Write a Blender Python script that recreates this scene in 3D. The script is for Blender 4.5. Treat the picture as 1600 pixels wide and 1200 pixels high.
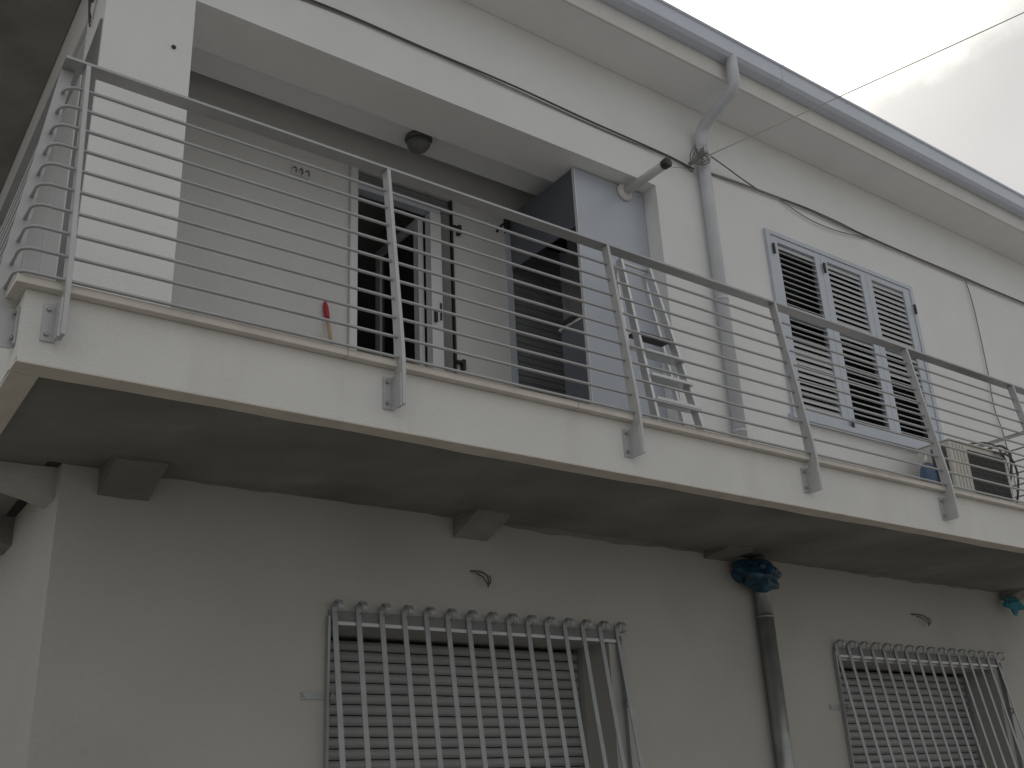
import bpy, bmesh, math, random
from mathutils import Vector, Matrix
random.seed(7)
for o in list(bpy.data.objects): bpy.data.objects.remove(o, do_unlink=True)
S = bpy.context.scene
C = S.collection
R = math.radians
PI = math.pi

# ------------------------------------------------------------------ camera
cd = bpy.data.cameras.new('camera'); cam = bpy.data.objects.new('camera', cd); C.objects.link(cam)
cd.sensor_width = 36.0; cd.lens = 1644 / 1600 * 36; cd.clip_start = 0.05; cd.clip_end = 2000
CAM = Vector((-0.674, -3.7837, -1.5658))
ri = Vector((0.8050, -0.5914, -0.0473)); up = Vector((-0.1867, -0.3282, 0.9260)); bk = Vector((-0.5632, -0.7366, -0.3746))
m = Matrix.Identity(4)
for i in range(3): m[i][0] = ri[i]; m[i][1] = up[i]; m[i][2] = bk[i]; m[i][3] = CAM[i]
cam.matrix_world = m
S.camera = cam

# ------------------------------------------------------------------ sky + sun (veiled sun behind the house)
SUN_EL, SUN_AZ = R(39.5), R(55.0)            # azimuth from +Y towards +X
SUN = Vector((math.cos(SUN_EL) * math.sin(SUN_AZ), math.cos(SUN_EL) * math.cos(SUN_AZ), math.sin(SUN_EL)))
W = bpy.data.worlds.new('World'); S.world = W; W.use_nodes = True
nt = W.node_tree; nt.nodes.clear()
def N(t, **kw):
    n = nt.nodes.new(t)
    for k, v in kw.items(): setattr(n, k, v)
    return n
def L(a, b): nt.links.new(a, b)
def val(op, a, b=None, clamp=False):
    n = N('ShaderNodeMath', operation=op, use_clamp=clamp)
    for i, x in enumerate((a, b)):
        if x is None: continue
        if isinstance(x, (int, float)): n.inputs[i].default_value = x
        else: L(x, n.inputs[i])
    return n.outputs[0]
sky = N('ShaderNodeTexSky', sky_type='NISHITA'); sky.sun_disc = False
sky.sun_elevation = SUN_EL; sky.sun_rotation = SUN_AZ
tc = N('ShaderNodeTexCoord'); D = tc.outputs['Generated']
sep = N('ShaderNodeSeparateXYZ'); L(D, sep.inputs[0])
dot = N('ShaderNodeVectorMath', operation='DOT_PRODUCT'); L(D, dot.inputs[0]); dot.inputs[1].default_value = SUN
cs = val('MAXIMUM', dot.outputs['Value'], 0.0)
glow = val('ADD', val('MULTIPLY', val('POWER', cs, 140.0), 30.0), val('MULTIPLY', val('POWER', cs, 14.0), 5.0))
wide = val('MULTIPLY', val('POWER', cs, 2.0), 0.9)
nz = N('ShaderNodeTexNoise'); L(D, nz.inputs['Vector']); nz.inputs['Scale'].default_value = 5.0; nz.inputs['Detail'].default_value = 7; nz.inputs['Roughness'].default_value = 0.6
nz2 = N('ShaderNodeTexNoise'); L(D, nz2.inputs['Vector']); nz2.inputs['Scale'].default_value = 2.6; nz2.inputs['Detail'].default_value = 5
# thin bright veil above, grey cloud bank lower down: ragged border near 35 degrees
edge = val('ADD', sep.outputs[2], val('MULTIPLY', val('SUBTRACT', nz.outputs[0], 0.5), 0.16))
mr = N('ShaderNodeMapRange', interpolation_type='SMOOTHSTEP'); L(edge, mr.inputs[0]); mr.inputs[1].default_value = 0.555; mr.inputs[2].default_value = 0.605
gap = mr.outputs[0]
base = val('ADD', 5.15, val('MULTIPLY', val('SUBTRACT', nz2.outputs[0], 0.5), 4.2))
gfac = val('ADD', 0.20, val('MULTIPLY', gap, 0.80))
c1 = N('ShaderNodeVectorMath', operation='SCALE'); c1.inputs[0].default_value = (1.0, 0.992, 0.970); L(val('ADD', base, wide), c1.inputs['Scale'])
c2 = N('ShaderNodeVectorMath', operation='SCALE'); c2.inputs[0].default_value = (1.0, 0.965, 0.84); L(val('MULTIPLY', glow, gfac), c2.inputs['Scale'])
comb = N('ShaderNodeVectorMath', operation='ADD'); L(c1.outputs[0], comb.inputs[0]); L(c2.outputs[0], comb.inputs[1])
mix = N('ShaderNodeMix', data_type='RGBA'); mix.inputs[0].default_value = 0.93
L(sky.outputs[0], mix.inputs[6]); L(comb.outputs[0], mix.inputs[7])
bg = N('ShaderNodeBackground'); bg.inputs[1].default_value = 0.1
L(mix.outputs[2], bg.inputs[0])
out = N('ShaderNodeOutputWorld'); L(bg.outputs[0], out.inputs[0])

sl = bpy.data.lights.new('sun', 'SUN'); sl.energy = 1.0; sl.angle = R(10); sl.color = (1.0, 0.95, 0.88)
so = bpy.data.objects.new('sun', sl); C.objects.link(so)
so.rotation_euler = SUN.to_track_quat('Z', 'Y').to_euler(); so.location = (0, 0, 30)

S.render.engine = 'CYCLES'
S.view_settings.view_transform = 'Standard'; S.view_settings.look = 'None'
S.view_settings.gamma = 1.0; S.view_settings.exposure = 0.04
S.view_settings.use_curve_mapping = False
S.cycles.max_bounces = 8; S.cycles.diffuse_bounces = 5

# ------------------------------------------------------------------ materials
def mat(name, col, rough=0.6, metal=0.0, var=0.06, scale=6.0, bump=0.0, bscale=60.0, stain=0.0, scol=None, stain_scale=1.2, spec=0.5, streak=False):
    M = bpy.data.materials.new(name); M.use_nodes = True
    t = M.node_tree; b = t.nodes['Principled BSDF']
    b.inputs['Roughness'].default_value = rough; b.inputs['Metallic'].default_value = metal
    b.inputs['Specular IOR Level'].default_value = spec
    co = t.nodes.new('ShaderNodeNewGeometry')
    n = t.nodes.new('ShaderNodeTexNoise'); n.inputs['Scale'].default_value = scale; n.inputs['Detail'].default_value = 6
    t.links.new(co.outputs['Position'], n.inputs['Vector'])
    r = t.nodes.new('ShaderNodeValToRGB'); r.color_ramp.elements[0].position = 0.3; r.color_ramp.elements[1].position = 0.7
    r.color_ramp.elements[0].color = [c * (1 - var) for c in col] + [1]
    r.color_ramp.elements[1].color = [min(1, c * (1 + var)) for c in col] + [1]
    t.links.new(n.outputs[0], r.inputs[0]); colour = r.outputs[0]
    if stain:
        mp = t.nodes.new('ShaderNodeMapping'); t.links.new(co.outputs['Position'], mp.inputs[0])
        if streak: mp.inputs['Scale'].default_value = (1, 1, 0.16)
        n2 = t.nodes.new('ShaderNodeTexNoise'); n2.inputs['Scale'].default_value = stain_scale; n2.inputs['Detail'].default_value = 8; n2.inputs['Roughness'].default_value = 0.65
        t.links.new(mp.outputs[0], n2.inputs['Vector'])
        r2 = t.nodes.new('ShaderNodeValToRGB'); r2.color_ramp.elements[0].position = 0.52; r2.color_ramp.elements[1].position = 0.78
        r2.color_ramp.elements[0].color = (0, 0, 0, 1); r2.color_ramp.elements[1].color = (stain, stain, stain, 1)
        t.links.new(n2.outputs[0], r2.inputs[0])
        mx = t.nodes.new('ShaderNodeMix'); mx.data_type = 'RGBA'
        t.links.new(r2.outputs[0], mx.inputs[0]); t.links.new(colour, mx.inputs[6]); mx.inputs[7].default_value = list(scol or (0.3, 0.27, 0.22)) + [1]
        colour = mx.outputs[2]
    t.links.new(colour, b.inputs['Base Color'])
    if bump:
        n3 = t.nodes.new('ShaderNodeTexNoise'); n3.inputs['Scale'].default_value = bscale; n3.inputs['Detail'].default_value = 5
        t.links.new(co.outputs['Position'], n3.inputs['Vector'])
        bp = t.nodes.new('ShaderNodeBump'); bp.inputs['Strength'].default_value = bump; bp.inputs['Distance'].default_value = 0.01
        t.links.new(n3.outputs[0], bp.inputs['Height']); t.links.new(bp.outputs[0], b.inputs['Normal'])
    return M
M = {}
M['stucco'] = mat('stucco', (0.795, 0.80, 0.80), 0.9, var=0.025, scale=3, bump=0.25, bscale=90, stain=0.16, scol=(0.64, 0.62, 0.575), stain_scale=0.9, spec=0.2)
M['stucco_shaded'] = mat('stucco_shaded', (0.455, 0.44, 0.408), 0.92, var=0.045, scale=1.3, bump=0.35, bscale=80, stain=0.34, scol=(0.33, 0.285, 0.225), stain_scale=1.1, spec=0.2)  # stucco of the lower storey, its shade put into a darker colour
M['fascia'] = mat('fascia', (0.72, 0.718, 0.695), 0.9, var=0.03, scale=3, bump=0.3, bscale=70, stain=0.25, scol=(0.42, 0.38, 0.31), stain_scale=2.2, spec=0.2, streak=True)
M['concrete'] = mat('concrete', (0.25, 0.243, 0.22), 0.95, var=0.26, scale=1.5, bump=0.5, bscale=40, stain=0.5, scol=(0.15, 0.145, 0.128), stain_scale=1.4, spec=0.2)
M['edgeband'] = mat('edgeband', (0.72, 0.67, 0.59), 0.95, var=0.08, scale=6, bump=0.4, bscale=60, stain=0.3, scol=(0.3, 0.26, 0.21), spec=0.2)
M['marble'] = mat('marble', (0.66, 0.615, 0.56), 0.45, var=0.10, scale=9, bump=0.08, bscale=50, stain=0.3, scol=(0.45, 0.40, 0.35), stain_scale=5)
M['soffit'] = mat('soffit', (0.82, 0.825, 0.83), 0.9, var=0.03, scale=2, bump=0.15, bscale=70, spec=0.2)
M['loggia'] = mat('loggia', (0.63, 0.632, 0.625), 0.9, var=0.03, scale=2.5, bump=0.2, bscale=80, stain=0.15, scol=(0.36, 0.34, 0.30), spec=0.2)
M['fasciaboard'] = mat('fasciaboard', (0.70, 0.69, 0.67), 0.8, var=0.04)
M['gutter'] = mat('gutter', (0.60, 0.65, 0.74), 0.40, 0.0, var=0.05, scale=4)  # blue grey metal, with sky glare put in as extra brightness and blue
M['pipe'] = mat('pipe', (0.56, 0.58, 0.62), 0.42, 0.05, var=0.07, scale=5)
M['zinc'] = mat('zinc', (0.30, 0.31, 0.30), 0.38, 0.55, var=0.2, scale=8, stain=0.4, scol=(0.16, 0.155, 0.14), stain_scale=4)
M['steel'] = mat('steel', (0.50, 0.505, 0.515), 0.42, 0.2, var=0.05, scale=10, stain=0.2, scol=(0.3, 0.29, 0.27), stain_scale=6)
M['railsteel'] = mat('railsteel', (0.40, 0.405, 0.415), 0.34, 0.5, var=0.05, scale=10)
M['bolt'] = mat('bolt', (0.36, 0.36, 0.36), 0.4, 0.7)
M['grille'] = mat('grille', (0.32, 0.335, 0.34), 0.45, 0.3, var=0.08, scale=12, stain=0.25, scol=(0.25, 0.24, 0.22), stain_scale=7)
M['flatbar'] = mat('flatbar', (0.20, 0.202, 0.20), 0.75, 0.0, var=0.15, scale=9)
M['alu'] = mat('alu', (0.50, 0.54, 0.60), 0.4, 0.1, var=0.03, scale=5)
M['slat'] = mat('slat', (0.50, 0.505, 0.52), 0.45, 0.05, var=0.04, scale=5)
M['roller'] = mat('roller', (0.34, 0.352, 0.345), 0.5, 0.0, var=0.06, scale=5, stain=0.3, scol=(0.3, 0.3, 0.27), stain_scale=3)
M['whitealu'] = mat('whitealu', (0.64, 0.65, 0.665), 0.4, 0.1, var=0.03)
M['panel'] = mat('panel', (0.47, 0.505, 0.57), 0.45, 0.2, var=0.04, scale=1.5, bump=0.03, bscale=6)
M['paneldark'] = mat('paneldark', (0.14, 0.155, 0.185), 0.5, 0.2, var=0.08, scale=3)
M['darkslat'] = mat('darkslat', (0.19, 0.195, 0.205), 0.5, 0.1, var=0.1)
M['dark'] = mat('dark', (0.025, 0.025, 0.027), 0.6, var=0.1)
M['room'] = mat('room', (0.50, 0.50, 0.49), 0.9, var=0.1)
M['cable'] = mat('cable', (0.10, 0.098, 0.095), 0.6)
M['cablegrey'] = mat('cablegrey', (0.23, 0.225, 0.215), 0.6)
M['cablelight'] = mat('cablelight', (0.42, 0.41, 0.39), 0.5)
M['pvc'] = mat('pvc', (0.66, 0.65, 0.62), 0.35, var=0.03)
M['acwhite'] = mat('acwhite', (0.60, 0.58, 0.53), 0.45, var=0.03)
M['acdark'] = mat('acdark', (0.10, 0.10, 0.10), 0.6)
M['ladder'] = mat('ladder', (0.62, 0.63, 0.64), 0.35, 0.6, var=0.05)
M['black'] = mat('black', (0.03, 0.03, 0.03), 0.5)
M['lampgrey'] = mat('lampgrey', (0.10, 0.10, 0.095), 0.4)
M['lampglass'] = mat('lampglass', (0.16, 0.16, 0.15), 0.2)
M['bluewrap'] = mat('bluewrap', (0.010, 0.060, 0.105), 0.35, var=0.5, scale=14, bump=0.5, bscale=20)
M['bluerag'] = mat('bluerag', (0.04, 0.22, 0.28), 0.7, var=0.3, scale=14)
M['gasblue'] = mat('gasblue', (0.07, 0.12, 0.20), 0.4, var=0.1)
M['redplastic'] = mat('redplastic', (0.42, 0.015, 0.03), 0.4)
M['wood'] = mat('wood', (0.55, 0.36, 0.22), 0.6, var=0.12, scale=20)
M['clay'] = mat('clay', (0.36, 0.17, 0.10), 0.85, var=0.2, scale=6)
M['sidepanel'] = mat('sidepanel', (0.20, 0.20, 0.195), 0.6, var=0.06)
M['asphalt'] = mat('asphalt', (0.27, 0.262, 0.245), 0.95, var=0.15, scale=3, bump=0.4, bscale=120)
G = bpy.data.materials.new('glass_dark'); G.use_nodes = True
gb = G.node_tree.nodes['Principled BSDF']; gb.inputs['Base Color'].default_value = (0.02, 0.025, 0.024, 1); gb.inputs['Roughness'].default_value = 0.06
M['glass'] = G

# ------------------------------------------------------------------ mesh helpers
class B:
    """collects shapes in world coordinates; build() links them as ONE mesh object under a parent"""
    def __init__(s): s.bm = bmesh.new()
    def poly_prism(s, pts, d):
        """closed prism: planar polygon pts (Vectors) swept by d"""
        d = Vector(d)
        a = [s.bm.verts.new(p) for p in pts]; b = [s.bm.verts.new(Vector(p) + d) for p in pts]
        n = len(pts)
        s.bm.faces.new(a); s.bm.faces.new(b[::-1])
        for i in range(n): s.bm.faces.new((a[i], b[i], b[(i + 1) % n], a[(i + 1) % n]))
        return s
    def box(s, x0, x1, y0, y1, z0, z1, bev=0.0):
        if bev:
            t = bmesh.new(); bmesh.ops.create_cube(t, size=1)
            for v in t.verts: v.co = Vector(((x0 + x1) / 2 + v.co.x * (x1 - x0), (y0 + y1) / 2 + v.co.y * (y1 - y0), (z0 + z1) / 2 + v.co.z * (z1 - z0)))
            bmesh.ops.bevel(t, geom=list(t.edges), offset=bev, segments=2, affect='EDGES', profile=0.5)
            me = bpy.data.meshes.new('t'); t.to_mesh(me); t.free(); s.bm.from_mesh(me); bpy.data.meshes.remove(me)
            return s
        return s.poly_prism([Vector((x0, y0, z0)), Vector((x1, y0, z0)), Vector((x1, y1, z0)), Vector((x0, y1, z0))], (0, 0, z1 - z0))
    def tube(s, pts, r, seg=8, caps=True, radii=None):
        pts = [Vector(p) for p in pts]; n = len(pts)
        tang = []
        for i in range(n):
            t = (pts[min(i + 1, n - 1)] - pts[max(i - 1, 0)]).normalized(); tang.append(t)
        ref = Vector((0, 0, 1)) if abs(tang[0].z) < 0.9 else Vector((1, 0, 0))
        u = tang[0].cross(ref).normalized(); rings = []
        for i in range(n):
            u = (u - tang[i] * u.dot(tang[i])).normalized(); v = tang[i].cross(u)
            rr = radii[i] if radii else r
            rings.append([s.bm.verts.new(pts[i] + (u * math.cos(2 * PI * k / seg) + v * math.sin(2 * PI * k / seg)) * rr) for k in range(seg)])
        for i in range(n - 1):
            for k in range(seg):
                f = s.bm.faces.new((rings[i][k], rings[i][(k + 1) % seg], rings[i + 1][(k + 1) % seg], rings[i + 1][k])); f.smooth = True
        if caps: s.bm.faces.new(rings[0][::-1]); s.bm.faces.new(rings[-1])
        return s
    def strip(s, prof, width, thick):
        """flat bar swept along a (y,z) profile, width along x (centred on 0), thick across"""
        n = len(prof); q = []
        for i in range(n):
            a = Vector(prof[max(i - 1, 0)]); b = Vector(prof[min(i + 1, n - 1)]); t = (b - a).normalized(); nn = Vector((-t.y, t.x))
            p = Vector(prof[i]); o = []
            for (sx, sn) in ((-1, -1), (1, -1), (1, 1), (-1, 1)):
                w = p + nn * (sn * thick / 2); o.append(s.bm.verts.new((sx * width / 2, w.x, w.y)))
            q.append(o)
        for i in range(n - 1):
            for k in range(4): s.bm.faces.new((q[i][k], q[i][(k + 1) % 4], q[i + 1][(k + 1) % 4], q[i + 1][k]))
        s.bm.faces.new(q[0][::-1]); s.bm.faces.new(q[-1]); return s
    def lathe(s, prof, c, axis='z', seg=24):
        c = Vector(c); rings = []
        for (r, h) in prof:
            ring = []
            for k in range(seg):
                a = 2 * PI * k / seg; p = (r * math.cos(a), r * math.sin(a), h)
                if axis == 'y': p = (p[0], p[2], p[1])
                if axis == 'x': p = (p[2], p[0], p[1])
                ring.append(s.bm.verts.new(c + Vector(p)))
            rings.append(ring)
        for i in range(len(rings) - 1):
            for k in range(seg):
                f = s.bm.faces.new((rings[i][k], rings[i][(k + 1) % seg], rings[i + 1][(k + 1) % seg], rings[i + 1][k])); f.smooth = True
        s.bm.faces.new(rings[0]); s.bm.faces.new(rings[-1]); return s
    def wall(s, o, u, n, length, z0, z1, thick, holes):
        """wall standing on line o + u*t, outer face at o, thickness along n; holes = (t0,t1,za,zb)"""
        o = Vector(o); u = Vector(u); n = Vector(n)
        ts = sorted({0, length, *[h[0] for h in holes], *[h[1] for h in holes]}); zs = sorted({z0, z1, *[h[2] for h in holes], *[h[3] for h in holes]})
        ts = [t for t in ts if 0 <= t <= length]; zs = [z for z in zs if z0 <= z <= z1]
        def solid(i, j):
            if not (0 <= i < len(ts) - 1 and 0 <= j < len(zs) - 1): return False
            t = (ts[i] + ts[i + 1]) / 2; z = (zs[j] + zs[j + 1]) / 2
            return not any(h[0] < t < h[1] and h[2] < z < h[3] for h in holes)
        cache = {}
        def V(i, j, k):
            if (i, j, k) not in cache: cache[i, j, k] = s.bm.verts.new(o + u * ts[i] + n * (thick * k) + Vector((0, 0, zs[j])))
            return cache[i, j, k]
        for i in range(len(ts) - 1):
            for j in range(len(zs) - 1):
                if not solid(i, j): continue
                s.bm.faces.new((V(i, j, 0), V(i + 1, j, 0), V(i + 1, j + 1, 0), V(i, j + 1, 0)))
                s.bm.faces.new((V(i, j, 1), V(i, j + 1, 1), V(i + 1, j + 1, 1), V(i + 1, j, 1)))
                if not solid(i - 1, j): s.bm.faces.new((V(i, j, 0), V(i, j + 1, 0), V(i, j + 1, 1), V(i, j, 1)))
                if not solid(i + 1, j): s.bm.faces.new((V(i + 1, j, 0), V(i + 1, j, 1), V(i + 1, j + 1, 1), V(i + 1, j + 1, 0)))
                if not solid(i, j - 1): s.bm.faces.new((V(i, j, 0), V(i, j, 1), V(i + 1, j, 1), V(i + 1, j, 0)))
                if not solid(i, j + 1): s.bm.faces.new((V(i, j + 1, 0), V(i + 1, j + 1, 0), V(i + 1, j + 1, 1), V(i, j + 1, 1)))
        return s
    def build(s, name, material, parent=None, at=None, smooth=False):
        at = Vector(at) if at is not None else (origin(parent) if parent else None)
        if at is None:
            at = Vector((0, 0, 0))
            if s.bm.verts:
                vs = [v.co for v in s.bm.verts]
                at = Vector(((min(v.x for v in vs) + max(v.x for v in vs)) / 2, (min(v.y for v in vs) + max(v.y for v in vs)) / 2, min(v.z for v in vs)))
        bmesh.ops.recalc_face_normals(s.bm, faces=s.bm.faces)
        me = bpy.data.meshes.new(name)
        for v in s.bm.verts: v.co -= at
        s.bm.to_mesh(me); s.bm.free()
        if smooth:
            for p in me.polygons: p.use_smooth = True
        me.materials.append(M[material])
        o = bpy.data.objects.new(name, me); C.objects.link(o)
        o.parent = parent; o.location = at - origin(parent) if parent else at
        return o
def origin(o):
    v = Vector((0, 0, 0))
    while o is not None: v += o.location; o = o.parent
    return v
def tag(o, label=None, cat=None, group=None, kind=None):
    if label: o['label'] = label
    if cat: o['category'] = cat
    if group: o['group'] = group
    if kind: o['kind'] = kind
    return o
def thing(name, loc, label, cat, group=None):
    o = bpy.data.objects.new(name, None); C.objects.link(o); o.location = loc; o.empty_display_size = 0.1
    return tag(o, label, cat, group)
def part(name, loc, parent):
    o = bpy.data.objects.new(name, None); C.objects.link(o); o.parent = parent; o.location = Vector(loc) - origin(parent); o.empty_display_size = 0.1
    return o
def dup(o, parent, at):
    c = o.copy(); C.objects.link(c); c.parent = parent; c.location = Vector(at) - origin(parent)
    return c
def bez(p, n=24):
    """smooth Catmull-Rom through points"""
    p = [Vector(q) for q in p]; out = []
    for i in range(len(p) - 1):
        a, b, c, d = p[max(i - 1, 0)], p[i], p[i + 1], p[min(i + 2, len(p) - 1)]
        for k in range(n):
            t = k / n
            out.append(0.5 * ((2 * b) + (c - a) * t + (2 * a - 5 * b + 4 * c - d) * t * t + (3 * b - a - 3 * c + d) * t ** 3))
    out.append(p[-1]); return out

GZ = -3.17                      # ground
YW = 1.17                       # front wall plane
TH = R(1.9)                     # the left side is a little off square
U = Vector((math.sin(TH), math.cos(TH), 0)); NX = Vector((math.cos(TH), -math.sin(TH), 0))
XE, YE = 13.0, 9.0

# ------------------------------------------------------------------ ground
g = B(); g.poly_prism([Vector((-250, -250, GZ - 0.3)), Vector((250, -250, GZ - 0.3)), Vector((250, 250, GZ - 0.3)), Vector((-250, 250, GZ - 0.3))], (0, 0, 0.3))
tag(g.build('ground', 'asphalt', at=(0, 0, GZ)), kind='structure')

# ------------------------------------------------------------------ house shell
H = thing('house', (0.465, YW, GZ), 'two storey white rendered house with a recessed loggia and a wraparound balcony', 'house')
W1 = (1.86, 3.76, -2.05, -0.64); W2 = (5.98, 8.10, -2.05, -0.66)
b = B(); b.wall((0.465, YW, 0), (1, 0, 0), (0, 1, 0), XE - 0.465, GZ, 0.0215, 0.40, [(w[0] - 0.465, w[1] - 0.465, w[2], w[3]) for w in (W1, W2)]); b.build('lower_wall', 'stucco_shaded', H)
LG = (0.906, 4.645, 0.33, 2.965); SW = (5.97, 7.97, 1.27, 2.90)
b = B(); b.wall((0.41, YW, 0), (1, 0, 0), (0, 1, 0), XE - 0.41, 0.33, 4.3, 0.40, [(w[0] - 0.41, w[1] - 0.41, w[2], w[3]) for w in (LG, SW)]); b.build('upper_wall', 'stucco', H)
# left side walls (butted against the back of the front walls)
o1 = Vector((0.465, YW, 0)) + U * 0.402
b = B(); b.wall(o1, U, NX, 7.4, GZ, 0.0215, 0.35, []); b.build('lower_side_wall', 'stucco_shaded', H)
o2 = Vector((0.41, YW, 0)) + U * 0.402
b = B(); b.wall(o2, U, NX, 7.4, 0.33, 4.3, 0.35, [(0.0, 2.6, 0.34, 2.957)]); b.build('upper_side_wall', 'stucco', H)
# closing walls and floors, so the rooms are dark
b = B(); b.wall((XE - 0.35, YW + 0.402, 0), (0, 1, 0), (1, 0, 0), 7.3, GZ, 4.3, 0.35, []); b.build('end_wall', 'stucco', H)
b = B(); b.wall((0.6, 8.6, 0), (1, 0, 0), (0, 1, 0), XE - 1.0, GZ, 4.3, 0.3, []); b.build('back_wall', 'stucco', H)
b = B(); b.box(0.85, XE - 0.36, YW + 0.403, 8.59, -0.25, 0.325); b.build('floor_slab', 'room', H)
b = B(); b.box(0.85, XE - 0.36, 2.40, 8.59, 3.27, 3.5); b.build('room_ceiling', 'room', H)
# loggia
RY = 2.17
D1 = (2.46, 3.37, 0.34, 2.93); D2 = (3.88, 4.50, 0.34, 2.92)
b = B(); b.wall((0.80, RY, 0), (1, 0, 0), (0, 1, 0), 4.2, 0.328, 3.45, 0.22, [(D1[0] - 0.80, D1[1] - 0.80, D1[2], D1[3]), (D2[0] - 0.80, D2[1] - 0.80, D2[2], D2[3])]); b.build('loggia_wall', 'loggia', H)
b = B(); b.box(0.79, 4.99, YW + 0.403, 1.965, 3.10, 3.44); b.build('loggia_ceiling', 'soffit', H)
b = B(); b.box(0.79, 4.99, 1.967, RY - 0.002, 3.38, 3.44); b.build('slot_top', 'room', H)
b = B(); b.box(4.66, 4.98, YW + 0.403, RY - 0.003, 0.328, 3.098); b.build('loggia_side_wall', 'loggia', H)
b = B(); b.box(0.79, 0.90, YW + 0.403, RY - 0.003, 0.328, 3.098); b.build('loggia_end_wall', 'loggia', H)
# dark rooms behind door, shutters and windows
def room(x0, x1, y0, y1, z0, z1):
    q = B(); t = 0.05
    q.box(x0 - t, x1 + t, y1, y1 + t, z0 - t, z1 + t); q.box(x0 - t, x0, y0, y1, z0 - t, z1 + t); q.box(x1, x1 + t, y0, y1, z0 - t, z1 + t)
    q.box(x0, x1, y0, y1, z0 - t, z0); q.box(x0, x1, y0, y1, z1, z1 + t); q.build('room', 'room', H)
room(1.6, 4.95, RY + 0.225, 5.6, 0.38, 3.2)
room(5.5, 8.5, YW + 0.405, 4.0, 0.40, 3.2)
room(1.2, 4.4, YW + 0.405, 4.0, -3.0, -0.4)
room(5.4, 8.8, YW + 0.405, 4.0, -3.0, -0.4)

# side of the corner pillar: thin dark grey sheet added to make it dark below the top, and closed shutter of the side opening
b = B()
def lp(u, z, d=0.0, base=(0.41, YW, 0)): return Vector(base) + U * u - NX * d + Vector((0, 0, z))
b.poly_prism([lp(0.03, 0.34, 0.002), lp(0.36, 0.34, 0.002), lp(0.36, 2.53, 0.002), lp(0.03, 2.61, 0.002)], -NX * 0.012); b.build('pillar_dark_sheet', 'sidepanel', H)
P = part('side_shutter', lp(1.5, 0.34), H)
b = B()
for a in (0.42, 1.13, 1.84, 2.55):
    b.poly_prism([lp(a, 0.34, -0.012), lp(a + 0.07, 0.34, -0.012), lp(a + 0.07, 2.95, -0.012), lp(a, 2.95, -0.012)], NX * 0.05)
b.build('frame', 'whitealu', P)
for a in (0.492, 1.202, 1.912):
    q = B(); q.poly_prism([lp(a, 0.36, -0.020), lp(a + 0.636, 0.36, -0.020), lp(a + 0.636, 2.94, -0.020), lp(a, 2.94, -0.020)], NX * 0.02); q.build('panel', 'whitealu', P)

# eaves
b = B(); b.box(-0.7, XE + 0.4, 0.77, YW - 0.003, 3.92, 3.96); b.build('front_soffit', 'soffit', H)
b = B(); b.box(-0.7, XE + 0.4, 0.745, 0.767, 3.915, 4.10); b.build('fascia_board', 'fasciaboard', H)
b = B(); b.poly_prism([Vector((-0.7, 0.72, 4.262)), Vector((-0.7, 4.9, 5.60)), Vector((-0.7, 9.4, 4.20)), Vector((-0.7, 9.4, 4.02)), Vector((-0.7, 4.9, 5.40)), Vector((-0.7, 0.72, 4.10))], (XE + 1.1, 0, 0)); b.build('roof', 'clay', H)
b = B(); b.box(0.45, XE - 0.36, YW + 0.42, 8.59, 3.97, 4.0); b.build('attic_floor', 'room', H)
for gxx in (0.60, XE - 0.30):
    b = B(); b.poly_prism([Vector((gxx, 1.65, 4.302)), Vector((gxx, 4.9, 5.385)), Vector((gxx, 8.55, 4.302))], (0.2, 0, 0)); b.build('gable_wall', 'stucco', H)
# side canopy slab
c0 = Vector((0.405, YW, 3.335))
b = B(); b.poly_prism([c0 - U * 0.0, c0 + U * 7.8, c0 + U * 7.8 - NX * 2.0, c0 - NX * 2.0], (0, 0, 0.22)); b.build('side_canopy', 'concrete', H)

# balcony slab: L-shaped, outer corner at the origin
BX = 8.95; BL = 7.0
def lb(u, d=0.0, z=0.0): return U * u + NX * d + Vector((0, 0, z))     # left edge line from the corner
def Lslab(q, off, z0, z1, inner=None):
    p0 = Vector((-off, -off, 0)); pts = [(-off, -off), (BX + off, -off), (BX + off, YW - 0.002), (0.40, YW - 0.002)]
    a = lb(BL, 0.44); bb = lb(BL, -off)
    poly = [Vector((x, y, z0)) for x, y in pts] + [Vector((a.x, a.y, z0)), Vector((bb.x, bb.y, z0))]
    q.poly_prism(poly, (0, 0, z1 - z0))
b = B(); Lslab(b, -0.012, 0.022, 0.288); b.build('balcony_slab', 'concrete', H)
# rendered outer skin with a returned lip under the edge
b = B(); b.box(0.0, BX, -0.001, 0.010, 0.004, 0.2885); b.poly_prism([lb(0.012, 0, 0.004), lb(BL, 0, 0.004), lb(BL, 0.010, 0.004), lb(0.012, 0.010, 0.004)], (0, 0, 0.2845))
b.box(BX - 0.011, BX, 0.0105, YW - 0.004, 0.004, 0.2885); b.build('balcony_fascia', 'fascia', H)
b = B(); n = 90
for i in range(n):                                   # ragged inner border of the lip
    x0 = 0.0 + (BX) * i / n; x1 = BX * (i + 1) / n
    lipw = lambda k: 0.100 + 0.003 * math.sin(k * 1.3) + 0.006 * math.sin(k * 0.29 + 1) + 0.004 * math.sin(k * 0.71); w0, w1 = lipw(i), lipw(i + 1)
    b.poly_prism([Vector((x0, 0, 0.0)), Vector((x1, 0, 0.0)), Vector((x1, w1, 0.0)), Vector((x0, w0, 0.0))], (0, 0, 0.0215 if i % 2 else 0.0212))
b.poly_prism([lb(0.115, 0, 0.0), lb(BL, 0, 0.0), lb(BL, 0.10, 0.0), lb(0.115, 0.10, 0.0)], (0, 0, 0.021)); b.build('slab_lip', 'edgeband', H)
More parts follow.
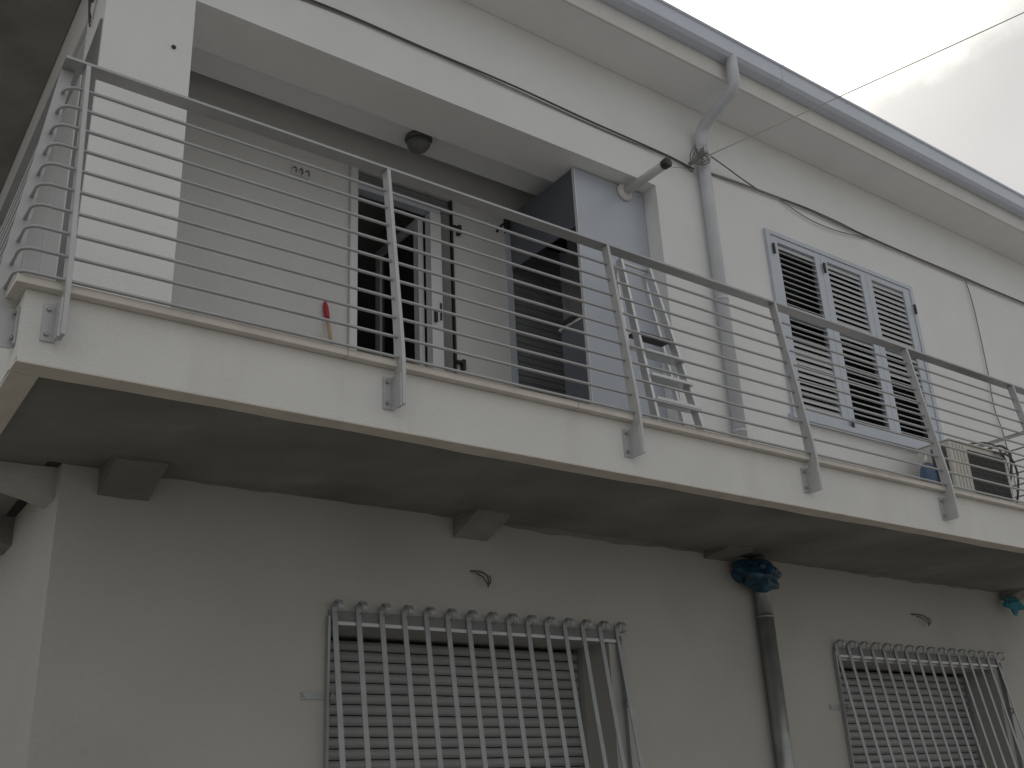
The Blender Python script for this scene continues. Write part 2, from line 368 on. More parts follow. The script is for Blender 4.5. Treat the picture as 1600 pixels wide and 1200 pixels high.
# stone cap, in lengths
caps = [0.0, 1.30, 2.60, 3.90, 5.20, 6.50, 7.80, BX + 0.03]
for i in range(len(caps) - 1):
    q = B(); x0 = -0.045 if i == 0 else caps[i] + 0.0012; q.box(x0, caps[i + 1] - 0.0012, -0.045, 0.30, 0.290, 0.325, bev=0.003); q.build('cap_stone', 'marble', H)
for i in range(5):
    q = B(); q.poly_prism([lb(0.302 + i * 1.3, -0.045, 0.290), lb(1.598 + i * 1.3, -0.045, 0.290), lb(1.598 + i * 1.3, 0.30, 0.290), lb(0.302 + i * 1.3, 0.30, 0.290)], (0, 0, 0.035)); q.build('cap_stone', 'marble', H)
b = B(); b.box(0.302, BX, 0.302, YW - 0.003, 0.2905, 0.325); b.poly_prism([Vector((0.31, 1.17, 0.2905)), Vector((0.40, 1.17, 0.2905)), Vector((0.40, 1.176, 0.2905)), lb(BL, 0.43, 0.2905), lb(BL, 0.302, 0.2905)], (0, 0, 0.0345)); b.build('balcony_floor', 'marble', H)

# corbels under the slab
def rough(q, amp, seed):
    rnd = random.Random(seed); bmesh.ops.subdivide_edges(q.bm, edges=list(q.bm.edges), cuts=3, use_grid_fill=True)
    for v in q.bm.verts: v.co += Vector((rnd.uniform(-amp, amp), rnd.uniform(-amp, amp), rnd.uniform(-amp, amp)))
    return q
def corbel(x, drop=0.126):
    q = B(); q.poly_prism([Vector((x, YW - 0.004, 0.026)), Vector((x, 0.93, 0.026)), Vector((x + 0.01, 0.93, 0.006)), Vector((x, YW - 0.004, 0.021 - drop))], (0.235, 0, 0)); rough(q, 0.0035, int(x * 100)).build('corbel', 'concrete', H)
for x, d in ((0.635, 0.130), (2.63, 0.118), (4.70, 0.045), (8.45, 0.07)): corbel(x, d)
def side_corbel(u, w, ma='concrete'):
    q = B(); base = Vector((0.463, YW, 0))
    q.poly_prism([base + U * u + Vector((0, 0, 0.021)), base + U * u - NX * 0.44 + Vector((0, 0, 0.021)), base + U * u - NX * 0.44 + Vector((0, 0, -0.02)), base + U * u + Vector((0, 0, -0.135))], U * w); rough(q, 0.003, int(u * 100)).build('corbel', ma, H)
side_corbel(0.075, 0.17, 'stucco_shaded'); side_corbel(1.05, 0.26); side_corbel(3.2, 0.26)
# rough plaster left along the joint of wall and slab
b = B(); bm = b.bm; prev = None
hh = lambda x: max(0.001, 0.006 + 0.007 * math.sin(x * 2.1) + 0.004 * math.sin(x * 9.7 + 1) - 0.006 * math.sin(x * 1.3) + 0.003 * math.sin(x * 23))
for i in range(300):
    x = 0.90 + 0.025 * i; h = hh(x)
    ring = [bm.verts.new(p) for p in ((x, YW - 0.001, 0.0212), (x, YW - 0.001 - h * 2.2, 0.0212), (x, YW - 0.001 - h * 1.0, 0.0212 - h * 0.55), (x, YW - 0.001, 0.0212 - h * 1.2))]
    if prev:
        for k in range(4): bm.faces.new((prev[k], prev[(k + 1) % 4], ring[(k + 1) % 4], ring[k]))
    else: bm.faces.new(ring)
    prev = ring
bm.faces.new(prev[::-1])
b.build('joint_plaster', 'concrete', H)
b = B(); b.lathe([(0.013, 0), (0.013, -0.006), (0.008, -0.008)], (0.80, YW - 0.001, 2.57), 'y', 10); b.build('wall_hole_disc', 'black', H)  # black disc standing in for the dark inside a small hole

# ------------------------------------------------------------------ loggia doors
P = part('balcony_door', (2.9, RY, 0.34), H)
b = B(); b.box(2.462, 2.52, RY - 0.03, RY + 0.06, 0.341, 2.93); b.build('frame', 'whitealu', P)
b = B(); b.box(3.145, 3.245, RY - 0.03, RY + 0.05, 0.341, 2.745, bev=0.006); b.build('frame', 'whitealu', P)
b = B(); b.box(2.521, 3.245, RY - 0.02, RY + 0.06, 2.75, 2.785); b.build('head', 'alu', P)
for k in range(3):
    q = B(); q.box(2.521, 3.36, RY + 0.008 + 0.01 * k, RY + 0.035, 2.792 + k * 0.045, 2.832 + k * 0.045, bev=0.008); q.build('slat', 'darkslat', P)
b = B(); b.box(3.247, 3.345, RY + 0.005, RY + 0.04, 0.341, 2.785); b.build('side_panel', 'sidepanel', P)
b = B(); b.box(3.352, 3.366, RY - 0.015, RY + 0.02, 0.341, 2.92); b.build('shutter_edge', 'black', P)
for z in (2.67, 1.52):
    q = B(); q.box(3.355, 3.43, RY - 0.04, RY - 0.003, z, z + 0.018); q.box(3.40, 3.425, RY - 0.045, RY - 0.003, z - 0.05, z + 0.03); q.build('hinge', 'black', P)
b = B(); b.box(3.16, 3.18, RY - 0.06, RY - 0.031, 1.80, 1.90, bev=0.004); b.box(3.215, 3.228, RY - 0.04, RY - 0.031, 1.83, 1.97); b.build('handle', 'black', P)
# leaf standing open into the room
b = B(); x = 3.12
for (y0, y1, z0, z1) in ((RY + 0.07, RY + 0.14, 0.36, 2.73), (RY + 0.66, RY + 0.73, 0.36, 2.73), (RY + 0.141, RY + 0.659, 2.66, 2.73), (RY + 0.141, RY + 0.659, 0.36, 0.45)):
    b.box(x - 0.025, x + 0.02, y0, y1, z0, z1)
b.build('open_leaf', 'whitealu', P)
b = B(); b.box(x - 0.004, x + 0.004, RY + 0.1415, RY + 0.6585, 0.451, 2.659); b.build('pane', 'glass', P)
b = B(); b.box(2.45, 3.38, RY - 0.06, RY - 0.001, 0.331, 0.352); b.build('threshold', 'marble', P)
P = part('shuttered_door', (4.19, RY, 0.34), H); tag(P, 'dark closed shutter door beside the boiler closet')
b = B(); b.box(3.882, 3.935, RY - 0.012, RY + 0.05, 0.341, 2.90); b.box(4.46, 4.498, RY - 0.012, RY + 0.05, 0.341, 2.78); b.build('frame', 'alu', P)
b = B(); b.box(3.875, 4.52, RY - 0.03, RY + 0.03, 2.79, 2.915); b.build('shutter_box', 'dark', P)
for k in range(44):
    z = 0.345 + k * 0.0555
    q = B(); q.box(3.936, 4.459, RY + 0.012, RY + 0.026, z, z + 0.0525, bev=0.004); q.build('slat', 'darkslat', P)
b = B(); b.tube([(3.80, RY - 0.002, 2.78), (3.80, RY - 0.05, 2.80), (3.83, RY - 0.06, 2.83)], 0.012, 6); b.build('hook', 'black', P)

# ------------------------------------------------------------------ louvred shutter window (upper floor)
P = part('louvred_window', (6.97, YW, 1.2), H)
b = B(); fy0, fy1 = YW - 0.03, YW + 0.03
b.box(5.905, 5.955, fy0, fy1, 1.25, 2.955); b.box(7.985, 8.035, fy0, fy1, 1.25, 2.955); b.box(5.956, 7.984, fy0, fy1, 2.915, 2.955)
b.build('frame', 'alu', P)
b = B(); b.box(5.86, 8.06, YW - 0.06, YW - 0.001, 1.205, 1.248); b.build('sill', 'alu', P)
pans = [(5.958, 6.05, 6.55, 6.632), (6.636, 6.72, 7.21, 7.292), (7.296, 7.375, 7.875, 7.983)]
def slat_mesh(w, name):
    q = B(); prof = []
    for k in range(10):
        a = 2 * PI * k / 10; prof.append(Vector((0, 0.031 * math.cos(a), 0.0065 * math.sin(a))))
    q.poly_prism(prof, (w, 0, 0)); return q
UP = [(2.255, 2.86)]; LOW = [(1.335, 2.10)]
for pi, (a, l0, l1, e) in enumerate(pans):
    b = B(); y0, y1 = YW - 0.022, YW + 0.022
    b.box(a, l0, y0, y1, 1.252, 2.912); b.box(l1, e, y0, y1, 1.252, 2.912)
    for (z0, z1) in ((1.252, 1.335), (2.165, 2.255), (2.86, 2.912)): b.box(l0 + 0.0005, l1 - 0.0005, y0 + 0.001, y1 - 0.001, z0, z1)
    b.build('shutter_leaf', 'alu', P)
    first = None
    for (z0, z1, tilts) in ((2.255, 2.86, ([36], [60], [62])[pi]), (1.335, 2.165, (None, None, None)[pi])):
        n = round((z1 - z0) / 0.0555); dz = (z1 - z0) / n
        for k in range(n):
            zc = z0 + dz * (k + 0.5)
            if tilts: t = tilts[0]
            else: t = (62 if zc < 1.98 else 34, 38 if zc < 1.98 else 58, 33 if zc < 1.90 else 60)[pi]
            if zc > 2.80: t = 68
            if first is None:
                first = slat_mesh(l1 - l0 - 0.004, 'slat').build('slat', 'slat', P, at=(0, 0, 0)); o = first
            else: o = first.copy(); C.objects.link(o)
            o.location = Vector((l0 + 0.002, YW, zc)) - origin(P); o.rotation_euler = (R(t + random.uniform(-2, 2)), 0, 0)
for (x, z) in ((5.972, 2.77), (6.652, 2.77), (8.0, 2.70), (6.655, 1.28), (5.972, 1.33)):
    q = B(); q.box(x - 0.012, x + 0.012, YW - 0.048, YW - 0.031, z - 0.05, z + 0.05, bev=0.004); q.build('hinge', 'black', P)
b = B(); b.box(5.975, 7.965, YW + 0.12, YW + 0.13, 1.28, 2.89); b.build('pane', 'glass', P)

# ------------------------------------------------------------------ roller shutters of the lower windows
def roller(w, yy):
    P = part('roller_shutter', ((w[0] + w[1]) / 2, yy, w[2]), H)
    q = B(); prof = []; pit = 0.0565
    for k in range(7):
        t = k / 6; prof.append(Vector((0, -0.016 * math.sin(PI * t) ** 0.8, 0.001 + t * (pit - 0.006))))
    prof += [Vector((0, 0.004, pit - 0.006)), Vector((0, 0.004, 0.001))]
    q.poly_prism(prof, (w[1] - w[0] - 0.05, 0, 0))
    first = q.build('slat', 'roller', P, at=(0, 0, 0))
    n = int((w[3] - w[2]) / pit)
    for k in range(n):
        o = first if k == 0 else first.copy()
        if k: C.objects.link(o)
        o.location = Vector((w[0] + 0.025, yy + random.uniform(-0.001, 0.001), w[3] - 0.02 - pit * (k + 1))) - origin(P)
    for x in (w[0] + 0.001, w[1] - 0.024):
        q = B(); q.box(x, x + 0.023, yy - 0.035, yy + 0.02, w[2] + 0.001, w[3] - 0.001); q.build('guide_rail', 'grille', P)
    q = B(); q.box(w[0] - 0.05, w[1] + 0.05, YW - 0.04, yy + 0.0, w[2] - 0.035, w[2] - 0.001); q.build('sill', 'marble', P)
    return P
tag(roller(W1, 1.47), 'nearer closed grey roller shutter'); tag(roller(W2, 1.47), 'farther closed grey roller shutter')

# ------------------------------------------------------------------ balcony railing
RL = thing('balcony_railing', (0.12, 0, 0.1), 'grey steel railing with ten thin horizontal rails round the balcony edge', 'railing')
ZT = 1.377
def fo(z):                                           # outward offset of the posts' front edge (negative = outside the slab face)
    if z < 0.30: return -0.092
    if z < 0.40: return -0.092 + (z - 0.30) * 0.08
    return -0.084 + (z - 0.40) * (0.034 + 0.084) / (ZT - 0.40)
zs = [0.10, 0.20, 0.30, 0.36, 0.42, 0.6, 0.8, 1.0, 1.2, ZT - 0.001]
def wid(z): return 0.068 if z < 0.36 else max(0.05, 0.068 - (z - 0.36) * 0.05)
def post_mesh(T):
    q = B(); q.poly_prism([T(-0.009, fo(z), z) for z in zs] + [T(-0.009, fo(z) + wid(z), z) for z in zs[::-1]], T(0.018, 0, 0) - T(0, 0, 0)); return q
def bracket_mesh(T):
    q = B()
    def bx(t0, t1, o0, o1, z0, z1): q.poly_prism([T(t0, o0, z0), T(t1, o0, z0), T(t1, o1, z0), T(t0, o1, z0)], (0, 0, z1 - z0))
    bx(-0.058, -0.0095, -0.0095, -0.0015, 0.095, 0.245); bx(-0.0175, -0.0095, -0.088, -0.0097, 0.090, 0.247); return q
def bolt_mesh(T, z):
    q = B(); c = T(-0.040, -0.0097, z); d = (T(0, -1, 0) - T(0, 0, 0)).normalized(); return q.tube([c, c + d * 0.010], 0.009, 6)
F = lambda t, o, z: Vector((t, o, z))                # front run: t along x, o along y
Lf = lambda t, o, z: U * t + NX * o + Vector((0, 0, z))   # left run
for T, spots in ((F, [0.125 + 1.428 * i for i in range(7)]), (Lf, [0.125 + 1.428 * i for i in range(5)])):
    p0 = None
    for i, t in enumerate(spots):
        at = T(t, 0, 0.10)
        if p0 is None:
            p0 = post_mesh(lambda a, o, z: T(t + a, o, z)).build('post', 'steel', RL, at=at)
            b0 = bracket_mesh(lambda a, o, z: T(t + a, o, z)).build('bracket', 'steel', p0, at=at)
            ks = [bolt_mesh(lambda a, o, z: T(t + a, o, z), zz).build('bolt', 'bolt', p0, at=at) for zz in (0.122, 0.222)]
        else:
            p = dup(p0, RL, at); dup(b0, p, at); [dup(k, p, at) for k in ks]
rz = [0.331 + 0.1032 * i for i in range(10)]
XR = 8.60
for z in rz:
    o = fo(z) + 0.034; r = 0.05
    path = [Lf(6.2, o, z), Lf(3.0, o, z)]
    c = Vector((o + r, o + r, z))
    for k in range(7):
        a = PI + (PI / 2) * k / 6; path.append(c + Vector((math.cos(a) * r, math.sin(a) * r, 0)))
    path += [Vector((2, o, z)), Vector((5, o, z))]
    c = Vector((XR - o - r, o + r, z))
    for k in range(7):
        a = -PI / 2 + (PI / 2) * k / 6; path.append(c + Vector((math.cos(a) * r, math.sin(a) * r, 0)))
    path.append(Vector((XR - o, YW - 0.01, z)))
    B().tube(path, 0.0078, 8).build('rail', 'railsteel', RL)
b = B(); h0, h1 = 0.034, 0.112
b.poly_prism([Vector((h0, h0, ZT)), Vector((XR - h0, h0, ZT)), Vector((XR - h0, YW - 0.02, ZT)), Vector((XR - h1, YW - 0.02, ZT)), Vector((XR - h1, h1, ZT)), Vector((h1, h1, ZT)), Lf(6.3, h1, ZT), Lf(6.3, h0, ZT)], (0, 0, 0.012))
b.build('handrail', 'railsteel', RL)

# ------------------------------------------------------------------ gutter and downpipes
g = thing('roof_gutter', (6.0, 0.70, 4.08), 'blue grey metal box gutter along the front eave', 'gutter')
b = B()
prof = [(0.742, 4.255), (0.742, 4.085), (0.655, 4.080), (0.625, 4.105), (0.622, 4.235), (0.607, 4.242), (0.607, 4.262), (0.628, 4.266), (0.637, 4.25), (0.640, 4.112), (0.660, 4.093), (0.732, 4.097), (0.732, 4.255)]
gx = [-0.75, 5.80, 13.45]
for i in range(2):
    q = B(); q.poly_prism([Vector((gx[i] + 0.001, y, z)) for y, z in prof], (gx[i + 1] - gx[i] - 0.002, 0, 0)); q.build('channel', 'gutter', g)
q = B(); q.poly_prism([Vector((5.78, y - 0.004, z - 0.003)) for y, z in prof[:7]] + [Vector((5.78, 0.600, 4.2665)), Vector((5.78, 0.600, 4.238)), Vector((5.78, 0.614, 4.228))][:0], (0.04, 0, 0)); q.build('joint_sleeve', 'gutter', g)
PX = 5.178
dp = thing('downpipe', (PX, 1.105, 0.34), 'grey downpipe dropping from the eave gutter to the balcony floor', 'downpipe', 'rainwater pipes on the front wall')
pts = [(PX, 0.67, 4.10), (PX, 0.67, 3.95), (PX, 0.67, 3.86), (PX, 0.69, 3.815), (PX, 0.74, 3.785), (PX, 0.98, 3.69), (PX, 1.06, 3.65), (PX, 1.095, 3.60), (PX, 1.105, 3.53), (PX, 1.105, 3.3), (PX, 1.105, 0.338)]
B().tube(pts, 0.050, 16).build('pipe', 'pipe', dp)
B().tube([(PX, 1.105, 3.48), (PX, 1.105, 3.40)], 0.054, 16).build('socket', 'pipe', dp)
for z in (2.05, 0.95):
    q = B(); q.tube([(PX, 1.105, z), (PX, 1.105, z + 0.025)], 0.0535, 16); q.box(PX - 0.008, PX + 0.008, 1.155, YW - 0.001, z + 0.004, z + 0.021); q.build('clamp', 'pipe', dp)
lp_ = thing('downpipe', (PX + 0.01, 1.105, GZ), 'dull galvanised downpipe under the balcony, its top wrapped in blue plastic', 'downpipe', 'rainwater pipes on the front wall')
px = PX
B().tube([(px, 1.105, 0.015), (px, 1.105, -0.42)], 0.055, 16).build('upper_length', 'zinc', lp_)
B().tube([(px, 1.105, -0.40), (px, 1.105, GZ + 0.02)], 0.0575, 16).build('lower_length', 'zinc', lp_)
B().tube([(px, 1.105, -0.395), (px, 1.105, -0.415)], 0.0605, 16).build('joint_ring', 'zinc', lp_)
for z in (-1.7, -2.7):
    q = B(); q.tube([(px, 1.105, z), (px, 1.105, z + 0.025)], 0.063, 16); q.box(px - 0.008, px + 0.008, 1.16, YW - 0.001, z + 0.004, z + 0.021); q.build('clamp', 'zinc', lp_)
# crumpled plastic wrapped round the pipe head
def crumple(name, c, r, sc, seed, material, spikes):
    rnd = random.Random(seed); bm = bmesh.new(); bmesh.ops.create_icosphere(bm, subdivisions=5, radius=1.0)
    dirs = [Vector((rnd.uniform(-1, 1), rnd.uniform(-1, 1), rnd.uniform(-1, 1))).normalized() for _ in range(70)]
    for v in bm.verts:
        n = v.co.normalized(); f = 1.0
        for i, d in enumerate(dirs):
            q = n.dot(d); f += (0.16 if i % 2 else -0.15) * max(0, (q - 0.88) / 0.12) ** 0.9
        for d, a in spikes: f += a * max(0, (n.dot(Vector(d).normalized()) - 0.90) / 0.10) ** 2
        v.co = Vector(c) + Vector((n.x * sc[0], n.y * sc[1], n.z * sc[2])) * r * f
    q = B(); q.bm.free(); q.bm = bm; return q.build(name, material, smooth=True)
o = crumple('plastic_wrap', (px - 0.085, 1.04, -0.118), 1.0, (0.160, 0.115, 0.098), 3, 'bluewrap', [((1, -0.3, -0.1), 0.28), ((0.9, -0.2, -0.9), 0.30), ((-1, 0, 0.0), 0.12)])
tag(o, 'dark blue crumpled plastic wrapped round the head of the lower pipe', 'plastic wrap')
o = crumple('blue_rag', (8.42, 1.06, -0.10), 1.0, (0.08, 0.05, 0.05), 11, 'bluerag', [((0.2, 0, -1), 1.1), ((0.6, 0, 0.4), 0.4)])
tag(o, 'small turquoise rag hanging under the far end of the balcony', 'rag')

# ------------------------------------------------------------------ window grilles
def grille(w, x0, x1, n, label, ring):
    gr = thing('window_grille', ((x0 + x1) / 2, YW - 0.1, w[2] - 0.05), label, 'window grille', 'scrolled iron grilles over the lower windows')
    prof = []                                        # (y, z): scroll at the top, slanting out, back in at the bottom
    c = (YW - 0.056, -0.558); r = 0.042
    for k in range(19):
        a = R(-95 + 285 * k / 18); rr = r * (0.62 + 0.38 * k / 18)
        prof.append((c[0] - rr * math.cos(a), c[1] + rr * math.sin(a)))
    prof += [(YW - 0.018, -0.605), (YW - 0.024, -0.64), (YW - 0.032, -0.70), (YW - 0.075, -1.0), (YW - 0.130, -1.36), (YW - 0.175, -1.66), (YW - 0.19, -1.80), (YW - 0.17, -1.92), (YW - 0.10, -2.02), (YW - 0.03, -2.06)]
    first = None
    for k in range(n):
        x = x0 + (x1 - x0) * k / (n - 1)
        if first is None: first = B().strip(prof, 0.030, 0.006).build('bar', 'grille', gr, at=(0, 0, 0)); o = first
        else: o = first.copy(); C.objects.link(o)
        o.location = Vector((x, 0, 0)) - origin(gr)
    q = B(); q.box(x0 - 0.03, x1 + 0.02, YW - 0.010, YW - 0.003, -0.640, -0.565); q.build('top_flat', 'flatbar', gr)
    q = B(); q.box(x0 - 0.01, x1 + 0.015, YW - 0.018, YW - 0.0105, -0.640, -0.622); q.build('top_rod', 'steel', gr)
    q = B(); q.box(x0 - 0.03, x1 + 0.02, YW - 0.195, YW - 0.183, -1.80, -1.77); q.build('belly_flat', 'grille', gr)
    for x in (x0 - 0.036, x1 + 0.022):
        q = B(); q.box(x - 0.006, x + 0.006, YW - 0.032, YW - 0.002, -2.06, -0.60); q.build('side_flat', 'grille', gr)
    q = B(); q.box(x0 - 0.17, x0 - 0.043, YW - 0.006, YW - 0.001, -1.012, -0.978); q.build('wall_tab', 'grille', gr)
    c = Vector((x0 - 0.15, YW - 0.0065, -0.995)); q = B(); q.tube([c, c + Vector((0, -0.005, 0))], 0.008, 8); q.build('bolt', 'bolt', gr)
    for x in (x0 - 0.020, x1 + 0.012):
        q = B(); q.tube([Vector((x, YW - 0.035 + 0.022 * math.cos(2 * PI * k / 16), -1.0 + 0.022 * math.sin(2 * PI * k / 16))) for k in range(17)], 0.005, 6); q.build('ring', 'grille', gr)
    c = Vector((x1 + 0.085, YW - 0.001, -1.0)); q = B(); q.tube([c, c + Vector((0, -0.012, 0))], 0.009, 8); q.build('bolt', 'bolt', gr)
    return gr
grille(W1, 1.872, 3.825, 15, 'nearer grey iron window grille with fifteen scrolled bars, left of the lower pipe', True)
grille(W2, 5.985, 8.155, 16, 'farther grey iron window grille with scrolled bars, right of the lower pipe', True)

# ------------------------------------------------------------------ boiler closet with its flue
bc = thing('boiler_closet', (4.28, 1.7, 0.338), 'tall blue grey metal boiler closet at the right end of the loggia', 'closet')
b = B(); b.box(3.925, 4.640, 1.315, 1.335, 0.345, 2.955); b.build('front_panel', 'panel', bc)
b = B(); b.box(3.915, 3.924, 1.310, 1.338, 0.345, 2.958); b.build('corner_trim', 'whitealu', bc)
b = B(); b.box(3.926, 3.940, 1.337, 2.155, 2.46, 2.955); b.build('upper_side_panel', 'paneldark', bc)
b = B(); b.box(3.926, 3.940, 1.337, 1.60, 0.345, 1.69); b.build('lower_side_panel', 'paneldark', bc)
b = B(); b.box(3.918, 3.948, 1.337, 1.62, 1.692, 1.712); b.build('edge_trim', 'whitealu', bc)
b = B(); b.box(3.90, 3.95, 1.42, 1.60, 1.714, 1.745); b.build('latch', 'black', bc)
fl = thing('flue_pipe', (4.43, 1.31, 2.9), 'white plastic flue pipe sticking out of the closet top', 'flue pipe')
ax = Vector((0.0, -1, 0.0))
B().lathe([(0.036, 0), (0.036, -0.44), (0.036, -0.445)], (4.43, 1.313, 2.90), 'y', 20).build('tube', 'pvc', fl)
B().lathe([(0.075, 0), (0.078, -0.012), (0.068, -0.026), (0.040, -0.034), (0.038, -0.036)], (4.43, 1.3135, 2.90), 'y', 24).build('flange', 'pvc', fl)
B().lathe([(0.033, 0), (0.034, -0.006), (0.040, -0.008), (0.041, -0.055), (0.032, -0.062), (0.015, -0.064)], (4.43, 0.868, 2.90), 'y', 20).build('end_cap', 'black', fl)

# ------------------------------------------------------------------ ladder
ld = thing('step_ladder', (4.1, 0.8, 0.338), 'folded aluminium step ladder leaning by the boiler closet', 'ladder')
fLb, fRb = Vector((3.86, 0.61, 0.338)), Vector((4.305, 0.61, 0.338)); fLt, fRt = Vector((4.09, 1.09, 2.10)), Vector((4.37, 1.09, 2.10))
rLb, rRb = Vector((4.01, 0.93, 0.338)), Vector((4.50, 0.93, 0.338)); rLt, rRt = Vector((4.07, 1.13, 2.06)), Vector((4.355, 1.13, 2.06))
def bar(a, c, w, d):
    q = B(); t = (c - a).normalized(); x = Vector((1, 0, 0)); x = (x - t * x.dot(t)).normalized(); y = t.cross(x)
    q.poly_prism([a - x * w - y * d, a + x * w - y * d, a + x * w + y * d, a - x * w + y * d], c - a); return q
for a, c in ((fLb, fLt), (fRb, fRt)): bar(a, c, 0.011, 0.028).build('stile', 'ladder', ld)
for a, c in ((rLb, rLt), (rRb, rRt)): bar(a, c, 0.009, 0.016).build('rear_leg', 'ladder', ld)
for k in range(4):
    t = 0.185 + k * 0.111; a = fLb.lerp(fLt, t); c = fRb.lerp(fRt, t)
    q = B(); q.box(a.x + 0.012, c.x + 0.02, a.y - 0.05, a.y + 0.045, a.z - 0.012, a.z + 0.012, bev=0.003); q.build('step', 'ladder', ld)
a = fLb.lerp(fLt, 0.62); c = fRb.lerp(fRt, 0.62)
q = B(); q.box(a.x + 0.014, c.x - 0.014, a.y + 0.0, a.y + 0.09, a.z - 0.014, a.z + 0.014, bev=0.004); q.build('platform', 'black', ld)
a = fLb.lerp(fLt, 0.985); c = fRb.lerp(fRt, 0.985)
q = B(); q.tube([a, c], 0.012, 8); q.build('top_bar', 'ladder', ld)
for t in (0.2, 0.6):
    a = rLb.lerp(rLt, t); c = rRb.lerp(rRt, t); bar_ = B(); bar_.tube([a, c], 0.008, 6); bar_.build('rear_brace', 'ladder', ld)
for p in (fLb, fRb, rLb, rRb):
    q = B(); q.box(p.x - 0.02, p.x + 0.02, p.y - 0.03, p.y + 0.03, 0.338, 0.375, bev=0.004); q.build('foot', 'black', ld)

# ------------------------------------------------------------------ air conditioner
ac = thing('air_conditioner', (7.8, 0.9, 0.338), 'cream outdoor air conditioner unit on the balcony below the shutter window', 'air conditioner')
AX0, AX1, AY0, AY1, AZ0, AZ1 = 7.375, 8.27, 0.72, 1.04, 0.50, 1.15
q = B(); q.box(AX0, AX1, AY0 + 0.012, AY1, AZ0, AZ1, bev=0.012); q.build('casing', 'acwhite', ac)
q = B(); q.box(AX0 - 0.004, AX1 + 0.004, AY0, AY1 + 0.004, AZ1 + 0.001, AZ1 + 0.012, bev=0.004); q.build('lid', 'acwhite', ac)
q = B(); q.box(7.63, 8.20, AY0 + 0.004, AY0 + 0.011, AZ0 + 0.04, AZ1 - 0.05); q.build('fan_opening', 'acdark', ac)
q = B()
for k in range(23): q.box(7.635 + k * 0.0245, 7.639 + k * 0.0245, AY0 - 0.004, AY0 + 0.002, AZ0 + 0.04, AZ1 - 0.05)
for k in range(12): q.box(7.63, 8.20, AY0 - 0.003, AY0 + 0.001, AZ0 + 0.045 + k * 0.046, AZ0 + 0.049 + k * 0.046)
q.build('fan_guard', 'acdark', ac)
for x in (7.42, 7.47, 7.52, 7.57):
    q = B(); q.box(x, x + 0.022, AY0 + 0.004, AY0 + 0.011, AZ0 + 0.03, AZ1 - 0.02, bev=0.002); q.build('front_rib', 'acwhite', ac)
q = B(); q.box(AX0 - 0.004, AX0 - 0.001, AY0 + 0.05, AY0 + 0.19, AZ0 + 0.04, AZ1 - 0.04); q.build('side_vent', 'acdark', ac)
for k in range(9):
    q = B(); q.box(AX0 - 0.008, AX0 - 0.0045, AY0 + 0.05, AY0 + 0.19, AZ0 + 0.07 + k * 0.06, AZ0 + 0.078 + k * 0.06); q.build('vent_fin', 'acdark', ac)
for x in (AX0 + 0.1, AX1 - 0.16):
    q = B(); q.box(x, x + 0.06, AY0 + 0.02, AY1 - 0.02, 0.338, AZ0 - 0.001); q.build('foot', 'black', ac)
q = B(); q.tube(bez([(8.0, 0.74, 1.165), (8.15, 0.70, 1.21), (8.33, 0.72, 1.16), (8.38, 0.80, 0.95), (8.34, 0.9, 0.7)], 10), 0.012, 7); q.build('hose', 'cable', ac)
q = B(); q.tube(bez([(8.05, 0.715, 1.14), (8.22, 0.68, 1.12), (8.34, 0.70, 1.0), (8.42, 0.78, 0.82), (8.55, 0.95, 0.6)], 10), 0.010, 7); q.build('hose', 'cable', ac)
q = B(); q.tube(bez([(7.72, 0.74, 1.17), (7.9, 0.69, 1.195), (8.1, 0.70, 1.18), (8.27, 0.74, 1.09), (8.30, 0.76, 0.98)], 10), 0.008, 7); q.build('hose', 'cable', ac)
q = B(); q.tube([(8.19, 0.70, 0.82), (8.10, 0.68, 0.60)], 0.006, 6); q.build('drain_tube', 'pvc', ac)
gc = thing('gas_cylinder', (7.285, 0.92, 0.338), 'blue gas cylinder standing left of the air conditioner', 'gas cylinder')
B().lathe([(0.066, 0), (0.07, 0.02), (0.07, 0.54), (0.06, 0.60), (0.03, 0.64)], (7.285, 0.92, 0.338), 'z', 20).build('bottle', 'gasblue', gc)
q = B(); q.tube([(7.285, 0.92, 0.97), (7.285, 0.92, 1.06)], 0.018, 10); q.tube([(7.25, 0.92, 1.065), (7.32, 0.92, 1.065)], 0.016, 8); q.build('valve', 'pvc', gc)

# ------------------------------------------------------------------ small things
br = thing('broom', (2.37, 1.95, 0.338), 'broom with wooden stick and red end leaning beside the open balcony door', 'broom')
a, c = Vector((2.40, 1.95, 0.345)), Vector((2.29, 2.14, 1.62)); t = (c - a).normalized()
B().tube([a, c], 0.012, 8).build('stick', 'wood', br)
B().tube([c - t * 0.01, c + t * 0.02, c + t * 0.09, c + t * 0.13], 0.02, 10, radii=[0.014, 0.018, 0.019, 0.010]).build('red_end', 'redplastic', br)
la = thing('ceiling_lamp', (2.835, 1.795, 3.10), 'round dark bulkhead lamp on the loggia ceiling', 'lamp')
B().lathe([(0.100, 0), (0.104, -0.025), (0.095, -0.040)], (2.835, 1.795, 3.101), 'z', 28).build('ring', 'lampgrey', la)
B().lathe([(0.092, -0.0405), (0.085, -0.075), (0.062, -0.105), (0.03, -0.120), (0.008, -0.123)], (2.835, 1.795, 3.101), 'z', 28).build('globe', 'lampglass', la)
sk = thing('wall_socket', (2.06, RY, 2.72), 'pale wall box with loose wires left of the balcony door', 'wall socket')
q = B(); q.box(2.00, 2.065, RY - 0.012, RY - 0.001, 2.70, 2.77, bev=0.003); q.build('plate', 'pvc', sk)
q = B(); q.box(2.075, 2.125, RY - 0.012, RY - 0.001, 2.695, 2.745, bev=0.003); q.build('plate', 'pvc', sk)
